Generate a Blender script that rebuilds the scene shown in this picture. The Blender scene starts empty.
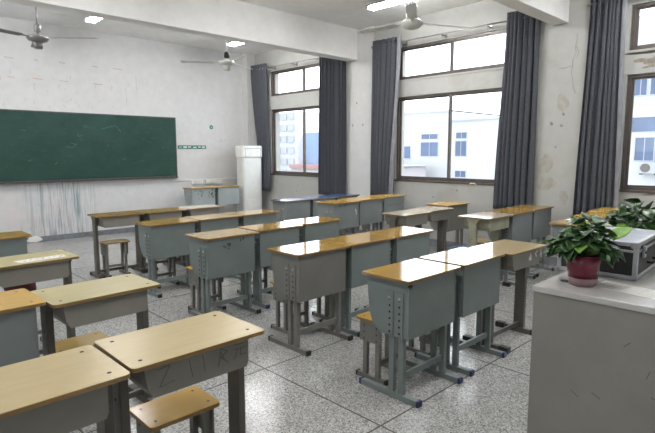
import bpy, bmesh, math, random
from mathutils import Vector, Matrix
random.seed(7)
C = bpy.context.scene.collection
SC = bpy.context.scene
PI = math.pi

# ------------------------------------------------------------------ materials
def lin(c):
    return tuple(((v/255)/12.92 if v/255 <= .04045 else ((v/255+.055)/1.055)**2.4) for v in c)+(1,)

class NT:
    def __init__(s, name):
        s.m = bpy.data.materials.new(name); s.m.use_nodes = True
        s.n = s.m.node_tree.nodes; s.l = s.m.node_tree.links
        s.b = s.n['Principled BSDF']
    def add(s, t, **kw):
        n = s.n.new(t)
        for k, v in kw.items():
            if k.startswith('i_'): n.inputs[k[2:].replace('_', ' ')].default_value = v
            else: setattr(n, k, v)
        return n
    def link(s, a, b): s.l.new(a, b)
    def coords(s, scale=(1, 1, 1), loc=(0, 0, 0)):
        g = s.add('ShaderNodeNewGeometry'); mp = s.add('ShaderNodeMapping')
        mp.inputs['Scale'].default_value = scale; mp.inputs['Location'].default_value = loc
        s.link(g.outputs['Position'], mp.inputs['Vector']); return mp.outputs['Vector']
    def noise(s, vec, scale, detail=4, rough=.55):
        n = s.add('ShaderNodeTexNoise'); n.inputs['Scale'].default_value = scale
        n.inputs['Detail'].default_value = detail; n.inputs['Roughness'].default_value = rough
        s.link(vec, n.inputs['Vector']); return n.outputs['Fac']
    def ramp(s, fac, stops):
        r = s.add('ShaderNodeValToRGB'); e = r.color_ramp.elements
        while len(e) < len(stops): e.new(.5)
        for k, (p, c) in enumerate(stops):
            e[k].position = p; e[k].color = c if len(c) == 4 else lin(c)
        s.link(fac, r.inputs['Fac']); return r.outputs['Color']
    def mix(s, fac, a, b, mode='MIX'):
        m = s.add('ShaderNodeMix', data_type='RGBA', blend_type=mode)
        if isinstance(fac, (int, float)): m.inputs[0].default_value = fac
        else: s.link(fac, m.inputs[0])
        for i, v in ((6, a), (7, b)):
            if isinstance(v, tuple): m.inputs[i].default_value = v if len(v) == 4 else lin(v)
            else: s.link(v, m.inputs[i])
        return m.outputs[2]
    def math(s, op, a, b=None, clamp=False):
        m = s.add('ShaderNodeMath', operation=op, use_clamp=clamp)
        for i, v in ((0, a), (1, b)):
            if v is None: continue
            if isinstance(v, (int, float)): m.inputs[i].default_value = v
            else: s.link(v, m.inputs[i])
        return m.outputs[0]
    def rng(s, v, a, b):
        m = s.add('ShaderNodeMapRange', interpolation_type='SMOOTHSTEP')
        m.inputs['From Min'].default_value = a; m.inputs['From Max'].default_value = b
        s.link(v, m.inputs['Value']); return m.outputs['Result']
    def done(s, col=None, rough=.5, metal=0, spec=.5, bump=None, bs=.2, bd=.002):
        if col is not None:
            if isinstance(col, tuple): s.b.inputs['Base Color'].default_value = col if len(col) == 4 else lin(col)
            else: s.link(col, s.b.inputs['Base Color'])
        if isinstance(rough, (int, float)): s.b.inputs['Roughness'].default_value = rough
        else: s.link(rough, s.b.inputs['Roughness'])
        s.b.inputs['Metallic'].default_value = metal
        s.b.inputs['Specular IOR Level'].default_value = spec
        if bump is not None:
            bn = s.add('ShaderNodeBump'); bn.inputs['Strength'].default_value = bs; bn.inputs['Distance'].default_value = bd
            s.link(bump, bn.inputs['Height']); s.link(bn.outputs['Normal'], s.b.inputs['Normal'])
        return s.m

def m_plain(name, c, rough=.5, metal=0, spec=.5, var=.12, sc=9):
    t = NT(name); v = t.coords(); f = t.noise(v, sc, 5)
    c0 = tuple(max(0, x*(1-var)) for x in c); c1 = tuple(min(255, x*(1+var*.6)) for x in c)
    return t.done(t.ramp(f, [(.3, c0), (.7, c1)]), rough, metal, spec)

def m_wood(name, c, edge=False, rough=.13, seed=0, spec=.7):
    t = NT(name); v = t.coords((1.5, 10, 10), (seed, seed*.7, 0)); f = t.noise(v, 4, 4, .5)
    v2 = t.coords((1, 1, 1), (seed, 0, seed)); f2 = t.noise(v2, 3.2, 3)
    d = tuple(x*.98 for x in c); l = tuple(min(255, x*1.015) for x in c)
    col = t.ramp(f, [(.35, d), (.65, l)])
    col = t.mix(t.rng(f2, .55, .8), col, tuple(x*.95 for x in c))
    r = t.math('ADD', t.math('MULTIPLY', t.noise(v2, 5, 2), .03), rough-.045)
    return t.done(col, r, 0, spec)

M = {}
M['wood_maple'] = m_wood('pale maple board', (166, 149, 110), seed=1, rough=.34, spec=.3)
M['wood_pale'] = m_wood('greyish maple board', (166, 156, 116), seed=2, rough=.34, spec=.3)
M['wood_orange'] = m_wood('orange varnished board', (180, 143, 66), seed=3, rough=.22, spec=.35)
M['wood_amber'] = m_wood('amber varnished board', (160, 127, 62), seed=4, rough=.11, spec=.42)
M['wood_mustard'] = m_wood('mustard varnished board', (158, 126, 62), seed=5, rough=.15, spec=.42)
M['wood_tan'] = m_wood('tan varnished board', (162, 137, 84), seed=6, rough=.12, spec=.42)
M['wood_ash'] = m_wood('worn ash board', (166, 149, 116), seed=8, rough=.11, spec=.45)
M['wood_glare_pale'] = m_wood('board with painted pale glare', (182, 172, 154), seed=10, rough=.12, spec=.45)  # window glare on the tops put into the board colour
M['wood_blue'] = m_wood('blue painted board', (74, 108, 158), seed=9, rough=.15)
M['edge'] = m_wood('plywood edge', (128, 98, 54), rough=.45, seed=7)
M['metal_teal'] = m_plain('teal grey powder coated steel', (112, 121, 119), .42, .0, .4, var=.05, sc=5)
M['metal_grey'] = m_plain('grey powder coated steel', (112, 111, 106), .42, .0, .4, var=.05, sc=5)
M['metal_slate'] = m_plain('slate grey powder coated steel', (118, 123, 123), .42, 0, .4, var=.05, sc=5)
M['metal_warm'] = m_plain('warm grey powder coated steel', (126, 123, 115), .42, 0, .4, var=.05, sc=5)
M['metal_dark'] = m_plain('dark grey powder coated steel', (88, 84, 78), .42, 0, .4, var=.06, sc=5)
M['metal_light'] = m_plain('light grey powder coated steel', (150, 158, 158), .42, 0, .4, var=.05, sc=5)
M['metal_khaki'] = m_plain('khaki grey powder coated steel', (140, 138, 118), .45, 0, .4)
M['cap_black'] = m_plain('black plastic cap', (30, 29, 30), .5)
M['cap_blue'] = m_plain('navy plastic cap', (38, 44, 88), .5)
M['hole'] = m_plain('bolt hole black', (18, 18, 18), .7)
M['bolt'] = m_plain('bright bolt', (190, 190, 188), .35, .6)
M['ink'] = m_plain('dark ink', (34, 34, 34), .7)
M['ink_faint'] = m_plain('faded pencil grey', (80, 78, 74), .7)
M['sticker'] = m_plain('torn white sticker', (222, 220, 214), .6, var=.05)
M['paper'] = m_plain('white paper', (214, 212, 206), .7, var=.04)
M['form_paper'] = m_plain('greyish form paper', (196, 194, 190), .6, var=.04)
M['white_plastic'] = m_plain('white plastic', (218, 218, 214), .4, var=.04)
M['white_enamel'] = m_plain('white enamel', (196, 196, 190), .35, var=.05)
M['grey_enamel'] = m_plain('grey enamel', (128, 126, 126), .35, var=.08)
M['frame'] = m_plain('brown grey aluminium', (86, 79, 74), .4, .25, .5)
M['rod'] = m_plain('grey steel rod', (150, 148, 144), .3, .7)
M['lining'] = m_plain('pale curtain lining', (124, 125, 132), .7, var=.1)
M['cap_dark'] = m_plain('dark brown grey trim', (78, 72, 70), .5)
M['maroon'] = m_plain('dark maroon cloth', (74, 26, 34), .8)
M['concrete_white'] = m_plain('white rendered wall', (226, 228, 232), .8, var=.04, sc=.3)
M['roof_pink'] = m_plain('pinkish tiled roof', (205, 160, 160), .8, var=.08)
M['blue_sheet'] = m_plain('pale blue sheeting', (160, 186, 222), .7, var=.06, sc=.2)
M['blue_glass'] = m_plain('blue window glass', (116, 132, 164), .5, 0, .3, var=.1, sc=.5)
M['tar'] = m_plain('asphalt', (120, 122, 122), .9)
M['haze_grey'] = m_plain('pale grey render', (208, 212, 222), .8, var=.03, sc=.2)
M['pink_grey'] = m_plain('pinkish grey render', (206, 200, 206), .8, var=.03, sc=.2)

def m_emit(name, c, s):
    t = NT(name); t.b.inputs['Emission Color'].default_value = lin(c); t.b.inputs['Emission Strength'].default_value = s
    return t.done((240, 240, 240), .5)
M['tube'] = m_emit('lit fluorescent tube', (250, 250, 250), 36)

def m_wall(name, base, stain, st=.6, amt=.5):
    t = NT(name); v = t.coords(); f = t.noise(v, 1.6, 6, .6); f2 = t.noise(v, 7, 5)
    col = t.ramp(f2, [(.3, tuple(x*.965 for x in base)), (.7, base)])
    k = t.math('MULTIPLY', t.rng(f, st, st+.16), amt)
    col = t.mix(k, col, stain)
    return t.done(col, .75, 0, .3, bump=f2, bs=.12)
M['wall'] = m_wall('off white painted plaster', (198, 198, 196), (176, 168, 150))
M['wall_stained_dim'] = m_wall('stained plaster darkened as backlit', (170, 170, 166), (150, 146, 135), .52, .45)  # real stains, on a base darkened to imitate the backlit wall's dimness
M['ceiling'] = m_wall('ceiling paint', (236, 236, 235), (186, 178, 168), .6, .3)
M['skirt'] = m_plain('grey painted skirting', (112, 116, 120), .55, var=.14)
M['plaster_bare'] = m_plain('bare grey plaster', (134, 126, 116), .9, var=.2, sc=20)
M['mould'] = m_plain('dark mould', (62, 62, 50), .9, var=.3, sc=30)
M['damp'] = m_plain('damp patch', (160, 158, 148), .8, var=.08, sc=12)
M['tape'] = m_plain('orange tape residue', (186, 164, 148), .7)
M['chalk'] = m_plain('faint chalk', (96, 122, 112), .8)
M['scuff'] = m_plain('faint grey scuff', (168, 164, 160), .8)
M['crackfill'] = m_plain('crack shadow grey', (150, 146, 136), .9)
M['scuff_dark'] = m_plain('dark scuff', (96, 93, 88), .8)
M['pencil'] = m_plain('grey scuff', (128, 124, 120), .8)

def m_front():
    t = NT('front wall plaster with streaks'); v = t.coords(); f2 = t.noise(v, 7, 5)
    col = t.ramp(f2, [(.3, (194, 194, 194)), (.7, (202, 202, 202))])
    sep = t.add('ShaderNodeSeparateXYZ'); g = t.add('ShaderNodeNewGeometry'); t.link(g.outputs['Position'], sep.inputs[0])
    x, z = sep.outputs['X'], sep.outputs['Z']
    # pinkish chalk dust low on the wall
    vp = t.coords((2.5, 1, 2.5)); pk = t.math('MULTIPLY', t.rng(t.noise(vp, 1.2, 4), .42, .65), t.math('SUBTRACT', 1.0, t.rng(z, .7, 1.05)))
    pk = t.math('MULTIPLY', pk, t.math('SUBTRACT', 1.0, t.rng(x, 2.6, 3.4)))
    col = t.mix(t.math('MULTIPLY', pk, .22), col, (222, 196, 192))
    # dribbled streaks below the blackboard
    vs = t.coords((26, 1, .9)); s1 = t.rng(t.noise(vs, 1.0, 5, .65), .46, .66)
    vs2 = t.coords((60, 1, 2.2), (3, 0, 1)); s2 = t.rng(t.noise(vs2, 1.0, 5, .6), .48, .68)
    s = t.math('MAXIMUM', s1, t.math('MULTIPLY', s2, .7))
    mask = t.math('MULTIPLY', t.rng(x, 2.1, 2.85), t.math('SUBTRACT', 1.0, t.rng(x, 3.0, 3.75)))
    mask = t.math('MULTIPLY', mask, t.math('SUBTRACT', 1.0, t.rng(z, 1.0, 1.08)))
    col = t.mix(t.math('MULTIPLY', t.math('MULTIPLY', s, mask), 1.0), col, (104, 122, 130))
    # grubby splashes close to the floor
    s3 = t.math('MULTIPLY', t.rng(t.noise(t.coords((30, 1, 5)), 1.0, 4), .54, .7), t.math('SUBTRACT', 1.0, t.rng(z, .12, .42)))
    s3 = t.math('MULTIPLY', s3, t.math('SUBTRACT', 1.0, t.rng(x, 3.0, 3.9)))
    col = t.mix(t.math('MULTIPLY', s3, .6), col, (126, 120, 124))
    # mottled greyer tone towards the right end, fading out higher up
    s4 = t.math('MULTIPLY', t.rng(x, 6.0, 6.5), t.math('SUBTRACT', 1.0, t.rng(z, 1.2, 1.8)))
    s4 = t.math('MULTIPLY', s4, t.noise(t.coords((4, 1, 1.5)), 2.0, 4))
    col = t.mix(t.math('MULTIPLY', s4, .5), col, (176, 172, 160))
    return t.done(col, .75, 0, .3, bump=f2, bs=.12)
M['front'] = m_front()

def m_floor():
    t = NT('grey terrazzo floor'); v = t.coords()
    vo = t.add('ShaderNodeTexVoronoi', feature='F1'); vo.inputs['Scale'].default_value = 105; t.link(v, vo.inputs['Vector'])
    chip = t.ramp(t.math('FRACT', t.math('MULTIPLY', vo.outputs['Color'], 1.0)), [(0, (92, 92, 92)), (.22, (130, 130, 129)), (.5, (162, 161, 159)), (.8, (180, 179, 176)), (1, (202, 201, 198))])
    n2 = t.noise(v, 130, 2); chip = t.mix(t.rng(n2, .56, .62), chip, (88, 88, 88))
    big = t.noise(v, 1.3, 5); chip = t.mix(t.math('MULTIPLY', t.rng(big, .4, .75), .3), chip, (146, 143, 138))
    sep = t.add('ShaderNodeSeparateXYZ'); g = t.add('ShaderNodeNewGeometry'); t.link(g.outputs['Position'], sep.inputs[0])
    def joint(o, off, per):
        q = t.math('ABSOLUTE', t.math('SUBTRACT', t.math('FRACT', t.math('ADD', t.math('DIVIDE', t.math('SUBTRACT', o, off), per), 10.5)), .5))
        return t.math('LESS_THAN', q, .006/per)
    j = t.math('MAXIMUM', joint(sep.outputs['X'], 2.13, 1.25), joint(sep.outputs['Y'], 1.77, 1.09))
    col = t.mix(j, chip, (86, 84, 82))
    r = t.math('ADD', t.math('MULTIPLY', t.noise(v, 4, 5), .2), .12)
    return t.done(col, r, 0, .5)
M['floor'] = m_floor()

def m_board():
    t = NT('dark green blackboard'); v = t.coords(); f = t.noise(v, 2.2, 6, .65); f2 = t.noise(t.coords((3, 3, 9)), 3, 5)
    col = t.ramp(f, [(.3, (29, 58, 51)), (.7, (40, 72, 63))])
    col = t.mix(t.math('MULTIPLY', t.rng(f2, .58, .8), .35), col, (92, 118, 108))
    return t.done(col, .55, 0, .3)
M['board'] = m_board()

def m_curtain():
    t = NT('slate grey curtain cloth'); v = t.coords(); f = t.noise(v, 40, 3)
    return t.done(t.ramp(f, [(.3, (68, 70, 76)), (.7, (80, 82, 88))]), .8, 0, .2)
M['curtain'] = m_curtain()

def m_glass():
    t = NT('window glass'); n, l = t.n, t.l
    tr = t.add('ShaderNodeBsdfTransparent'); tr.inputs['Color'].default_value = (.97, .98, .98, 1)
    gl = t.add('ShaderNodeBsdfGlossy'); gl.inputs['Roughness'].default_value = .02
    lw = t.add('ShaderNodeLayerWeight'); lw.inputs['Blend'].default_value = .5
    fr = t.math('ADD', t.math('MULTIPLY', t.math('POWER', lw.outputs['Facing'], 5), .46), .03)
    mx = t.add('ShaderNodeMixShader'); l.new(fr, mx.inputs[0]); l.new(tr.outputs[0], mx.inputs[1]); l.new(gl.outputs[0], mx.inputs[2])
    l.new(mx.outputs[0], n['Material Output'].inputs['Surface']); return t.m
M['glass'] = m_glass()

def m_potglass(name, c, tr):
    t = NT(name); t.b.inputs['Transmission Weight'].default_value = tr; t.b.inputs['IOR'].default_value = 1.45
    return t.done(c, .08, 0, .5)
M['clear'] = m_potglass('clear glass base', (176, 140, 146), .45)
M['burgundy'] = m_plain('burgundy glazed pot', (112, 36, 54), .14, 0, .5)
def m_leaf(name, a, b):
    t = NT(name); v = t.coords(); f = t.noise(v, 22, 3)
    return t.done(t.ramp(f, [(.35, a), (.65, b)]), .38, 0, .35)
M['leaf'] = m_leaf('glossy dark leaf', (30, 54, 26), (50, 84, 40))
M['leaf_light'] = m_leaf('young light leaf', (88, 128, 48), (116, 156, 66))
M['stem'] = m_plain('green stem', (96, 130, 62), .5)
M['soil'] = m_plain('potting soil', (46, 36, 28), .9, var=.3, sc=60)
def m_podium():
    t = NT('grey painted steel cabinet'); v = t.coords(); f = t.noise(v, 5, 5); f2 = t.noise(v, 9, 6, .7)
    col = t.ramp(f, [(.3, (124, 121, 115)), (.7, (132, 129, 122))])
    col = t.mix(t.math('MULTIPLY', t.rng(f2, .63, .74), .3), col, (104, 101, 95))
    return t.done(col, .45, 0, .4)
M['podium'] = m_podium()
M['podium_top'] = m_plain('light grey laminate', (176, 173, 170), .22, var=.05)
M['case_black'] = m_plain('black textured panel', (26, 26, 28), .5)
M['alu'] = m_plain('brushed aluminium', (176, 178, 181), .34, .6)
M['case_top'] = m_plain('silver grey panel', (150, 155, 168), .35, .3)
M['teal_print'] = m_plain('teal print', (56, 122, 112), .6)
M['ac_white'] = m_plain('white cabinet enamel', (208, 210, 208), .4, var=.03)
M['ac_cover'] = m_plain('white cloth cover', (222, 222, 220), .8, var=.04)

# ------------------------------------------------------------------ mesh helpers
class MB:
    def __init__(s): s.bm = bmesh.new()
    def _mi(s, faces, mi):
        for f in faces: f.material_index = mi
    def box(s, a, b, mi=0, bev=0, rot=None, piv=None):
        bm2 = bmesh.new(); bmesh.ops.create_cube(bm2, size=1)
        for v in bm2.verts:
            v.co = Vector([(a[i]+b[i])/2+v.co[i]*(b[i]-a[i]) for i in range(3)])
        if bev: bmesh.ops.bevel(bm2, geom=bm2.edges[:], offset=bev, segments=2, affect='EDGES', profile=.5)
        s.merge(bm2, mi, rot, piv); return s
    def merge(s, bm2, mi=None, rot=None, piv=None, keep=False):
        if rot is not None:
            piv = Vector(piv or (0, 0, 0))
            for v in bm2.verts: v.co = rot @ (v.co-piv)+piv
        mp = {v: s.bm.verts.new(v.co) for v in bm2.verts}
        for f in bm2.faces:
            try: nf = s.bm.faces.new([mp[v] for v in f.verts])
            except ValueError: continue
            nf.material_index = f.material_index if keep else (mi or 0); nf.smooth = f.smooth
        bm2.free()
    def prism(s, pts, axis, lo, hi, mi=0, side=None, bev=0):
        """pts: 2D outline; axis: extrusion axis (0,1,2)"""
        bm2 = bmesh.new()
        def P(p, t):
            q = [p[0], p[1]]; q.insert(axis, t); return q
        A = [bm2.verts.new(P(p, lo)) for p in pts]; B = [bm2.verts.new(P(p, hi)) for p in pts]
        n = len(pts)
        fa = [bm2.faces.new(A), bm2.faces.new(B)]
        fs = [bm2.faces.new((A[i], A[(i+1) % n], B[(i+1) % n], B[i])) for i in range(n)]
        for f in fa: f.material_index = mi
        for f in fs: f.material_index = mi if side is None else side
        bmesh.ops.recalc_face_normals(bm2, faces=bm2.faces[:])
        if bev:
            ed = [e for e in bm2.edges if any(f in fa for f in e.link_faces)]
            bmesh.ops.bevel(bm2, geom=ed, offset=bev, segments=2, affect='EDGES', profile=.5)
        s.merge(bm2, keep=True); return s
    def cyl(s, p0, p1, r0, r1=None, n=16, mi=0, cap=True):
        r1 = r0 if r1 is None else r1; p0, p1 = Vector(p0), Vector(p1); d = p1-p0
        q = Vector((0, 0, 1)).rotation_difference(d.normalized()).to_matrix()
        bm2 = bmesh.new()
        bmesh.ops.create_cone(bm2, cap_ends=cap, segments=n, radius1=r0, radius2=r1, depth=d.length)
        for f in bm2.faces: f.smooth = len(f.verts) == 4
        for v in bm2.verts: v.co = q @ v.co+(p0+p1)/2
        s.merge(bm2, mi); 
        return s
    def lathe(s, prof, c, n=28, mi=0):
        bm2 = bmesh.new(); R = []
        for r, z in prof:
            R.append([bm2.verts.new((c[0]+max(r, 1e-4)*math.cos(2*PI*k/n), c[1]+max(r, 1e-4)*math.sin(2*PI*k/n), c[2]+z)) for k in range(n)])
        for i in range(len(R)-1):
            for k in range(n):
                f = bm2.faces.new((R[i][k], R[i][(k+1) % n], R[i+1][(k+1) % n], R[i+1][k])); f.smooth = True
        bm2.faces.new(R[0]); bm2.faces.new(R[-1])
        bmesh.ops.recalc_face_normals(bm2, faces=bm2.faces[:]); s.merge(bm2, mi); return s
    def tube(s, pts, r, n=8, mi=0):
        for a, b in zip(pts, pts[1:]): s.cyl(a, b, r, n=n, mi=mi)
        return s
    def mesh(s, name):
        me = bpy.data.meshes.new(name); s.bm.to_mesh(me); s.bm.free(); return me

def link(name, me, mats, parent=None, loc=None):
    if isinstance(mats, str): mats = [mats]
    o = bpy.data.objects.new(name, me); C.objects.link(o)
    if not me.materials:
        for k in mats: me.materials.append(M[k])
    if parent: o.parent = parent
    if loc: o.location = loc
    return o
def obj(name, mb, mats, parent=None, loc=None): return link(name, mb.mesh(name), mats, parent, loc)
def tag(o, label, cat, group=None, kind=None):
    o['label'] = label; o['category'] = cat
    if group: o['group'] = group
    if kind: o['kind'] = kind
    return o
def thing(name, label, cat, loc=(0, 0, 0), rz=0, group=None):
    o = bpy.data.objects.new(name, None); C.objects.link(o); o.empty_display_size = .1
    o.location = loc; o.rotation_euler = (0, 0, rz)
    return tag(o, label, cat, group)
def struct(name, mb, mats, parent=None):
    o = obj(name, mb, mats, parent)
    if not parent: o['kind'] = 'structure'
    return o
def rrect(w, d, r, n=5):
    out = []
    for cx, cy, a0 in ((w/2-r, d/2-r, 0), (-w/2+r, d/2-r, 90), (-w/2+r, -d/2+r, 180), (w/2-r, -d/2+r, 270)):
        for k in range(n+1):
            a = math.radians(a0+90*k/n); out.append((cx+r*math.cos(a), cy+r*math.sin(a)))
    return out
CACHE = {}
def cached(key, build, name, mats, parent):
    k = (key,)+tuple([mats] if isinstance(mats, str) else mats)
    if k not in CACHE: CACHE[k] = build().mesh(name)
    return link(name, CACHE[k], mats, parent)

def strokes(polys, plane, off, w=.004, t=.0012, ax=None):
    """polylines of (u,v) as thin raised strokes on a wall plane; plane 'y-' faces -y, 'x-' faces -x, 'z' on top"""
    m = MB()
    for pl in polys:
        for a, b in zip(pl, pl[1:]):
            d = Vector((b[0]-a[0], b[1]-a[1])); L = d.length
            if L < 1e-6: continue
            n = Vector((-d.y, d.x))/L*w/2; e = d/L*w*.4
            q = [Vector(a)-e+n, Vector(b)+e+n, Vector(b)+e-n, Vector(a)-e-n]
            if plane == 'y-': m.prism([(p.x, p.y) for p in q], 1, off-t, off)
            elif plane == 'x-': m.prism([(p.x, p.y) for p in q], 0, off-t, off)
            else: m.prism([(p.x, p.y) for p in q], 2, off, off+t)
    return m
def blob(cx, cy, rx, ry, n=22, jag=.3, seed=0):
    r = random.Random(seed); ph = [r.uniform(0, 6.28) for _ in range(4)]
    out = []
    for k in range(n):
        a = 2*PI*k/n; q = 1+jag*(.5*math.sin(2*a+ph[0])+.35*math.sin(3*a+ph[1])+.3*math.sin(5*a+ph[2])+.2*math.sin(7*a+ph[3]))
        out.append((cx+rx*q*math.cos(a), cy+ry*q*math.sin(a)))
    return out

# ------------------------------------------------------------------ room shell
XW, XC, L, ZC = 7.10, 7.03, 9.88, 3.75
XL, YB = -2.3, -1.3
struct('floor', MB().box((XL-.2, YB-.2, -.12), (XW+.25, L+.2, 0)), 'floor')
struct('ceiling', MB().box((XL-.2, YB-.2, ZC), (XW+.25, L+.2, ZC+.15)), 'ceiling')
wf = struct('wall_front', MB().box((XL-.2, L, 0), (XW+.25, L+.2, ZC)), 'front')
struct('wall_back', MB().box((XL-.2, YB-.2, 0), (XW+.25, YB, ZC)), 'wall')
# windows: (y0, y1, z0, z1) openings
WY = [(7.05, 9.15), (3.55, 5.635), (-.03, 2.07)]
ZLO, ZHI = (1.083, 2.488), (2.772, 3.31)
def wall_with_holes(x0, x1, holes_y, zs):
    m = MB(); ys = sorted(holes_y)
    prev = YB-.2
    for a, b in ys:
        m.box((x0, prev, 0), (x1, a, ZC)); zprev = 0
        for z0, z1 in zs:
            m.box((x0, a, zprev), (x1, b, z0)); zprev = z1
        m.box((x0, a, zprev), (x1, b, ZC)); prev = b
    m.box((x0, prev, 0), (x1, L+.2, ZC)); return m
wr = struct('wall_right', wall_with_holes(XW, XW+.24, WY, [ZLO, ZHI]), 'wall_stained_dim')
WLY = [(-.4, 2.0), (3.5, 6.0), (7.0, 9.4)]  # unseen left wall windows, added to let in fill light
struct('wall_left', wall_with_holes(XL-.24, XL, WLY, [(1.5, 2.9)]), 'wall')
# columns between windows and in the corner; beams across the room
struct('trim_1', MB().box((XC, 2.51, 0), (XW, 3.2, ZC)), 'wall_stained_dim')
col1 = bpy.data.objects['trim_1']
struct('trim_2', MB().box((XC, 6.10, 0), (XW, 6.9, ZC)), 'wall')
struct('trim_3', MB().box((6.87, 9.70, 0), (XW, L, ZC)), 'wall')
struct('trim_4', MB().box((XL, 6.50, 3.215), (XW, 6.735, ZC), bev=.004), 'ceiling')
struct('trim_5', MB().box((XL, 2.78, 3.215), (XW, 2.985, ZC), bev=.004), 'ceiling')
# skirting
struct('baseboard_front', MB().box((XL, L-.012, 0), (6.87, L, .095)), 'skirt')
m = MB().box((XW-.012, YB, 0), (XW, 2.51, .12)).box((XC-.012, 2.50, 0), (XC, 3.21, .12)).box((XW-.012, 3.2, 0), (XW, 6.1, .12)).box((XC-.012, 6.09, 0), (XC, 6.91, .12)).box((XW-.012, 6.9, 0), (XW, 9.64, .12))
struct('baseboard_right', m, 'skirt')
struct('baseboard_left', MB().box((XL, YB, 0), (XL+.012, L, .095)), 'skirt')

# patches and marks that are part of the walls
obj('bare_patch', MB().prism(blob(2.44, .055, .11, .055, seed=3, jag=.2), 1, L-.015, L), 'sticker', wf)
tp = []
for x, z, w in ((2.26, 3.113, .12), (2.66, 3.12, .05), (3.074, 3.121, .09), (3.634, 3.121, .08), (4.036, 3.121, .16), (2.27, 2.80, .09), (2.66, 2.809, .14), (3.087, 2.809, .12), (3.67, 2.809, .16)):
    tp.append([(x-w/2, z), (x+w/2, z-.008)])
obj('tape_residue', strokes(tp, 'y-', L, w=.014, t=.002), 'tape', wf)
r = random.Random(5); sc_ = []
for k in range(30):
    x = r.uniform(2.1, 5.0); z = r.uniform(2.3, 2.86); a = r.choice((1.5, 1.4, 2.2, .8)); l = r.uniform(.02, .08)
    sc_.append([(x, z), (x+l*math.cos(a)+r.uniform(-.01, .01), z+l*math.sin(a))])
sc_ += [[(4.394, 3.02), (4.396, 2.76)], [(4.185, 2.78), (4.19, 2.45)], [(2.63, 2.70), (2.60, 2.73)], [(2.60, 2.70), (2.61, 2.62)], [(3.25, 2.45), (3.33, 2.37)], [(5.33, 2.19), (5.37, 2.12)], [(5.40, 2.20), (5.34, 2.10)]]
for k in range(14):
    x = r.uniform(5.75, 6.5); z = r.uniform(1.80, 1.86); sc_.append([(x, z), (x+.015, z-.02)])
for k in range(8):
    x = r.uniform(2.1, 4.9); z = r.uniform(.4, .95); sc_.append([(x, z), (x+r.uniform(-.03, .03), z+r.uniform(.02, .06))])
obj('scuff_mark', strokes(sc_, 'y-', L, w=.006, t=.0015), 'scuff', wf)
obj('crack', strokes([[(2.665, 3.06), (2.66, 2.99), (2.675, 2.88), (2.662, 2.83), (2.70, 2.73), (2.695, 2.65), (2.71, 2.58), (2.69, 2.50), (2.675, 2.39), (2.645, 2.31)], [(2.70, 2.66), (2.80, 2.645), (2.86, 2.65)], [(2.66, 2.9), (2.63, 2.83), (2.65, 2.76)]], 'x-', XC, w=.009, t=.0015), 'crackfill', col1)
m = MB()
m.prism(blob(2.99, 1.38, .10, .13, seed=11, jag=.25), 0, XC-.0012, XC); m.prism(blob(2.95, 1.12, .12, .09, seed=12, jag=.3), 0, XC-.0012, XC); m.prism(blob(2.80, 2.2, .07, .12, seed=14, jag=.25), 0, XC-.0012, XC)
m.prism(blob(2.72, .95, .06, .09, seed=15, jag=.25), 0, XC-.0012, XC)
obj('damp_patch', m, 'damp', col1)
m = MB()
for k, (y, z, a) in enumerate(((2.93, 1.93, .022), (2.8, 1.9, .02), (2.86, 1.62, .012), (2.78, 2.05, .02))): m.prism(blob(y, z, a, a, seed=20+k), 0, XC-.002, XC)
obj('chipped_spot', m, 'pencil', col1)
m = MB()
m.prism(blob(1.87, 2.63, .12, .035, seed=31, jag=.5), 0, XW-.002, XW); m.prism(blob(1.66, 2.66, .1, .04, seed=32, jag=.5), 0, XW-.002, XW); m.prism(blob(1.80, 2.57, .10, .02, seed=33, jag=.6), 0, XW-.002, XW)
m.prism(blob(1.73, 1.04, .07, .018, seed=34, jag=.5), 0, XW-.002, XW)
obj('peeled_patch', m, 'plaster_bare', wr)
m = MB(); m.prism(blob(1.80, 2.732, .22, .022, seed=41, jag=.5, n=40), 0, XW-.003, XW); m.prism(blob(2.17, 3.0, .018, .11, seed=42, jag=.5), 0, XW-.003, XW); m.prism(blob(2.2, 3.15, .014, .06, seed=43, jag=.5), 0, XW-.003, XW)
obj('mould_patch', m, 'mould', wr)
m = MB()
for k, (y, z) in enumerate(((4.84, .82), (8.3, .74), (4.4, .95))): m.prism(blob(y, z, .015, .015, seed=50+k), 0, XW-.002, XW)
m.prism(blob(6.5, 2.45, .015, .02, seed=56), 0, XC-.002, XC); m.prism(blob(6.35, 2.05, .015, .02, seed=57), 0, XC-.002, XC); m.prism(blob(6.6, 2.05, .015, .02, seed=58), 0, XC-.002, XC)
obj('nail_hole', m, 'pencil', wr)

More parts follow.
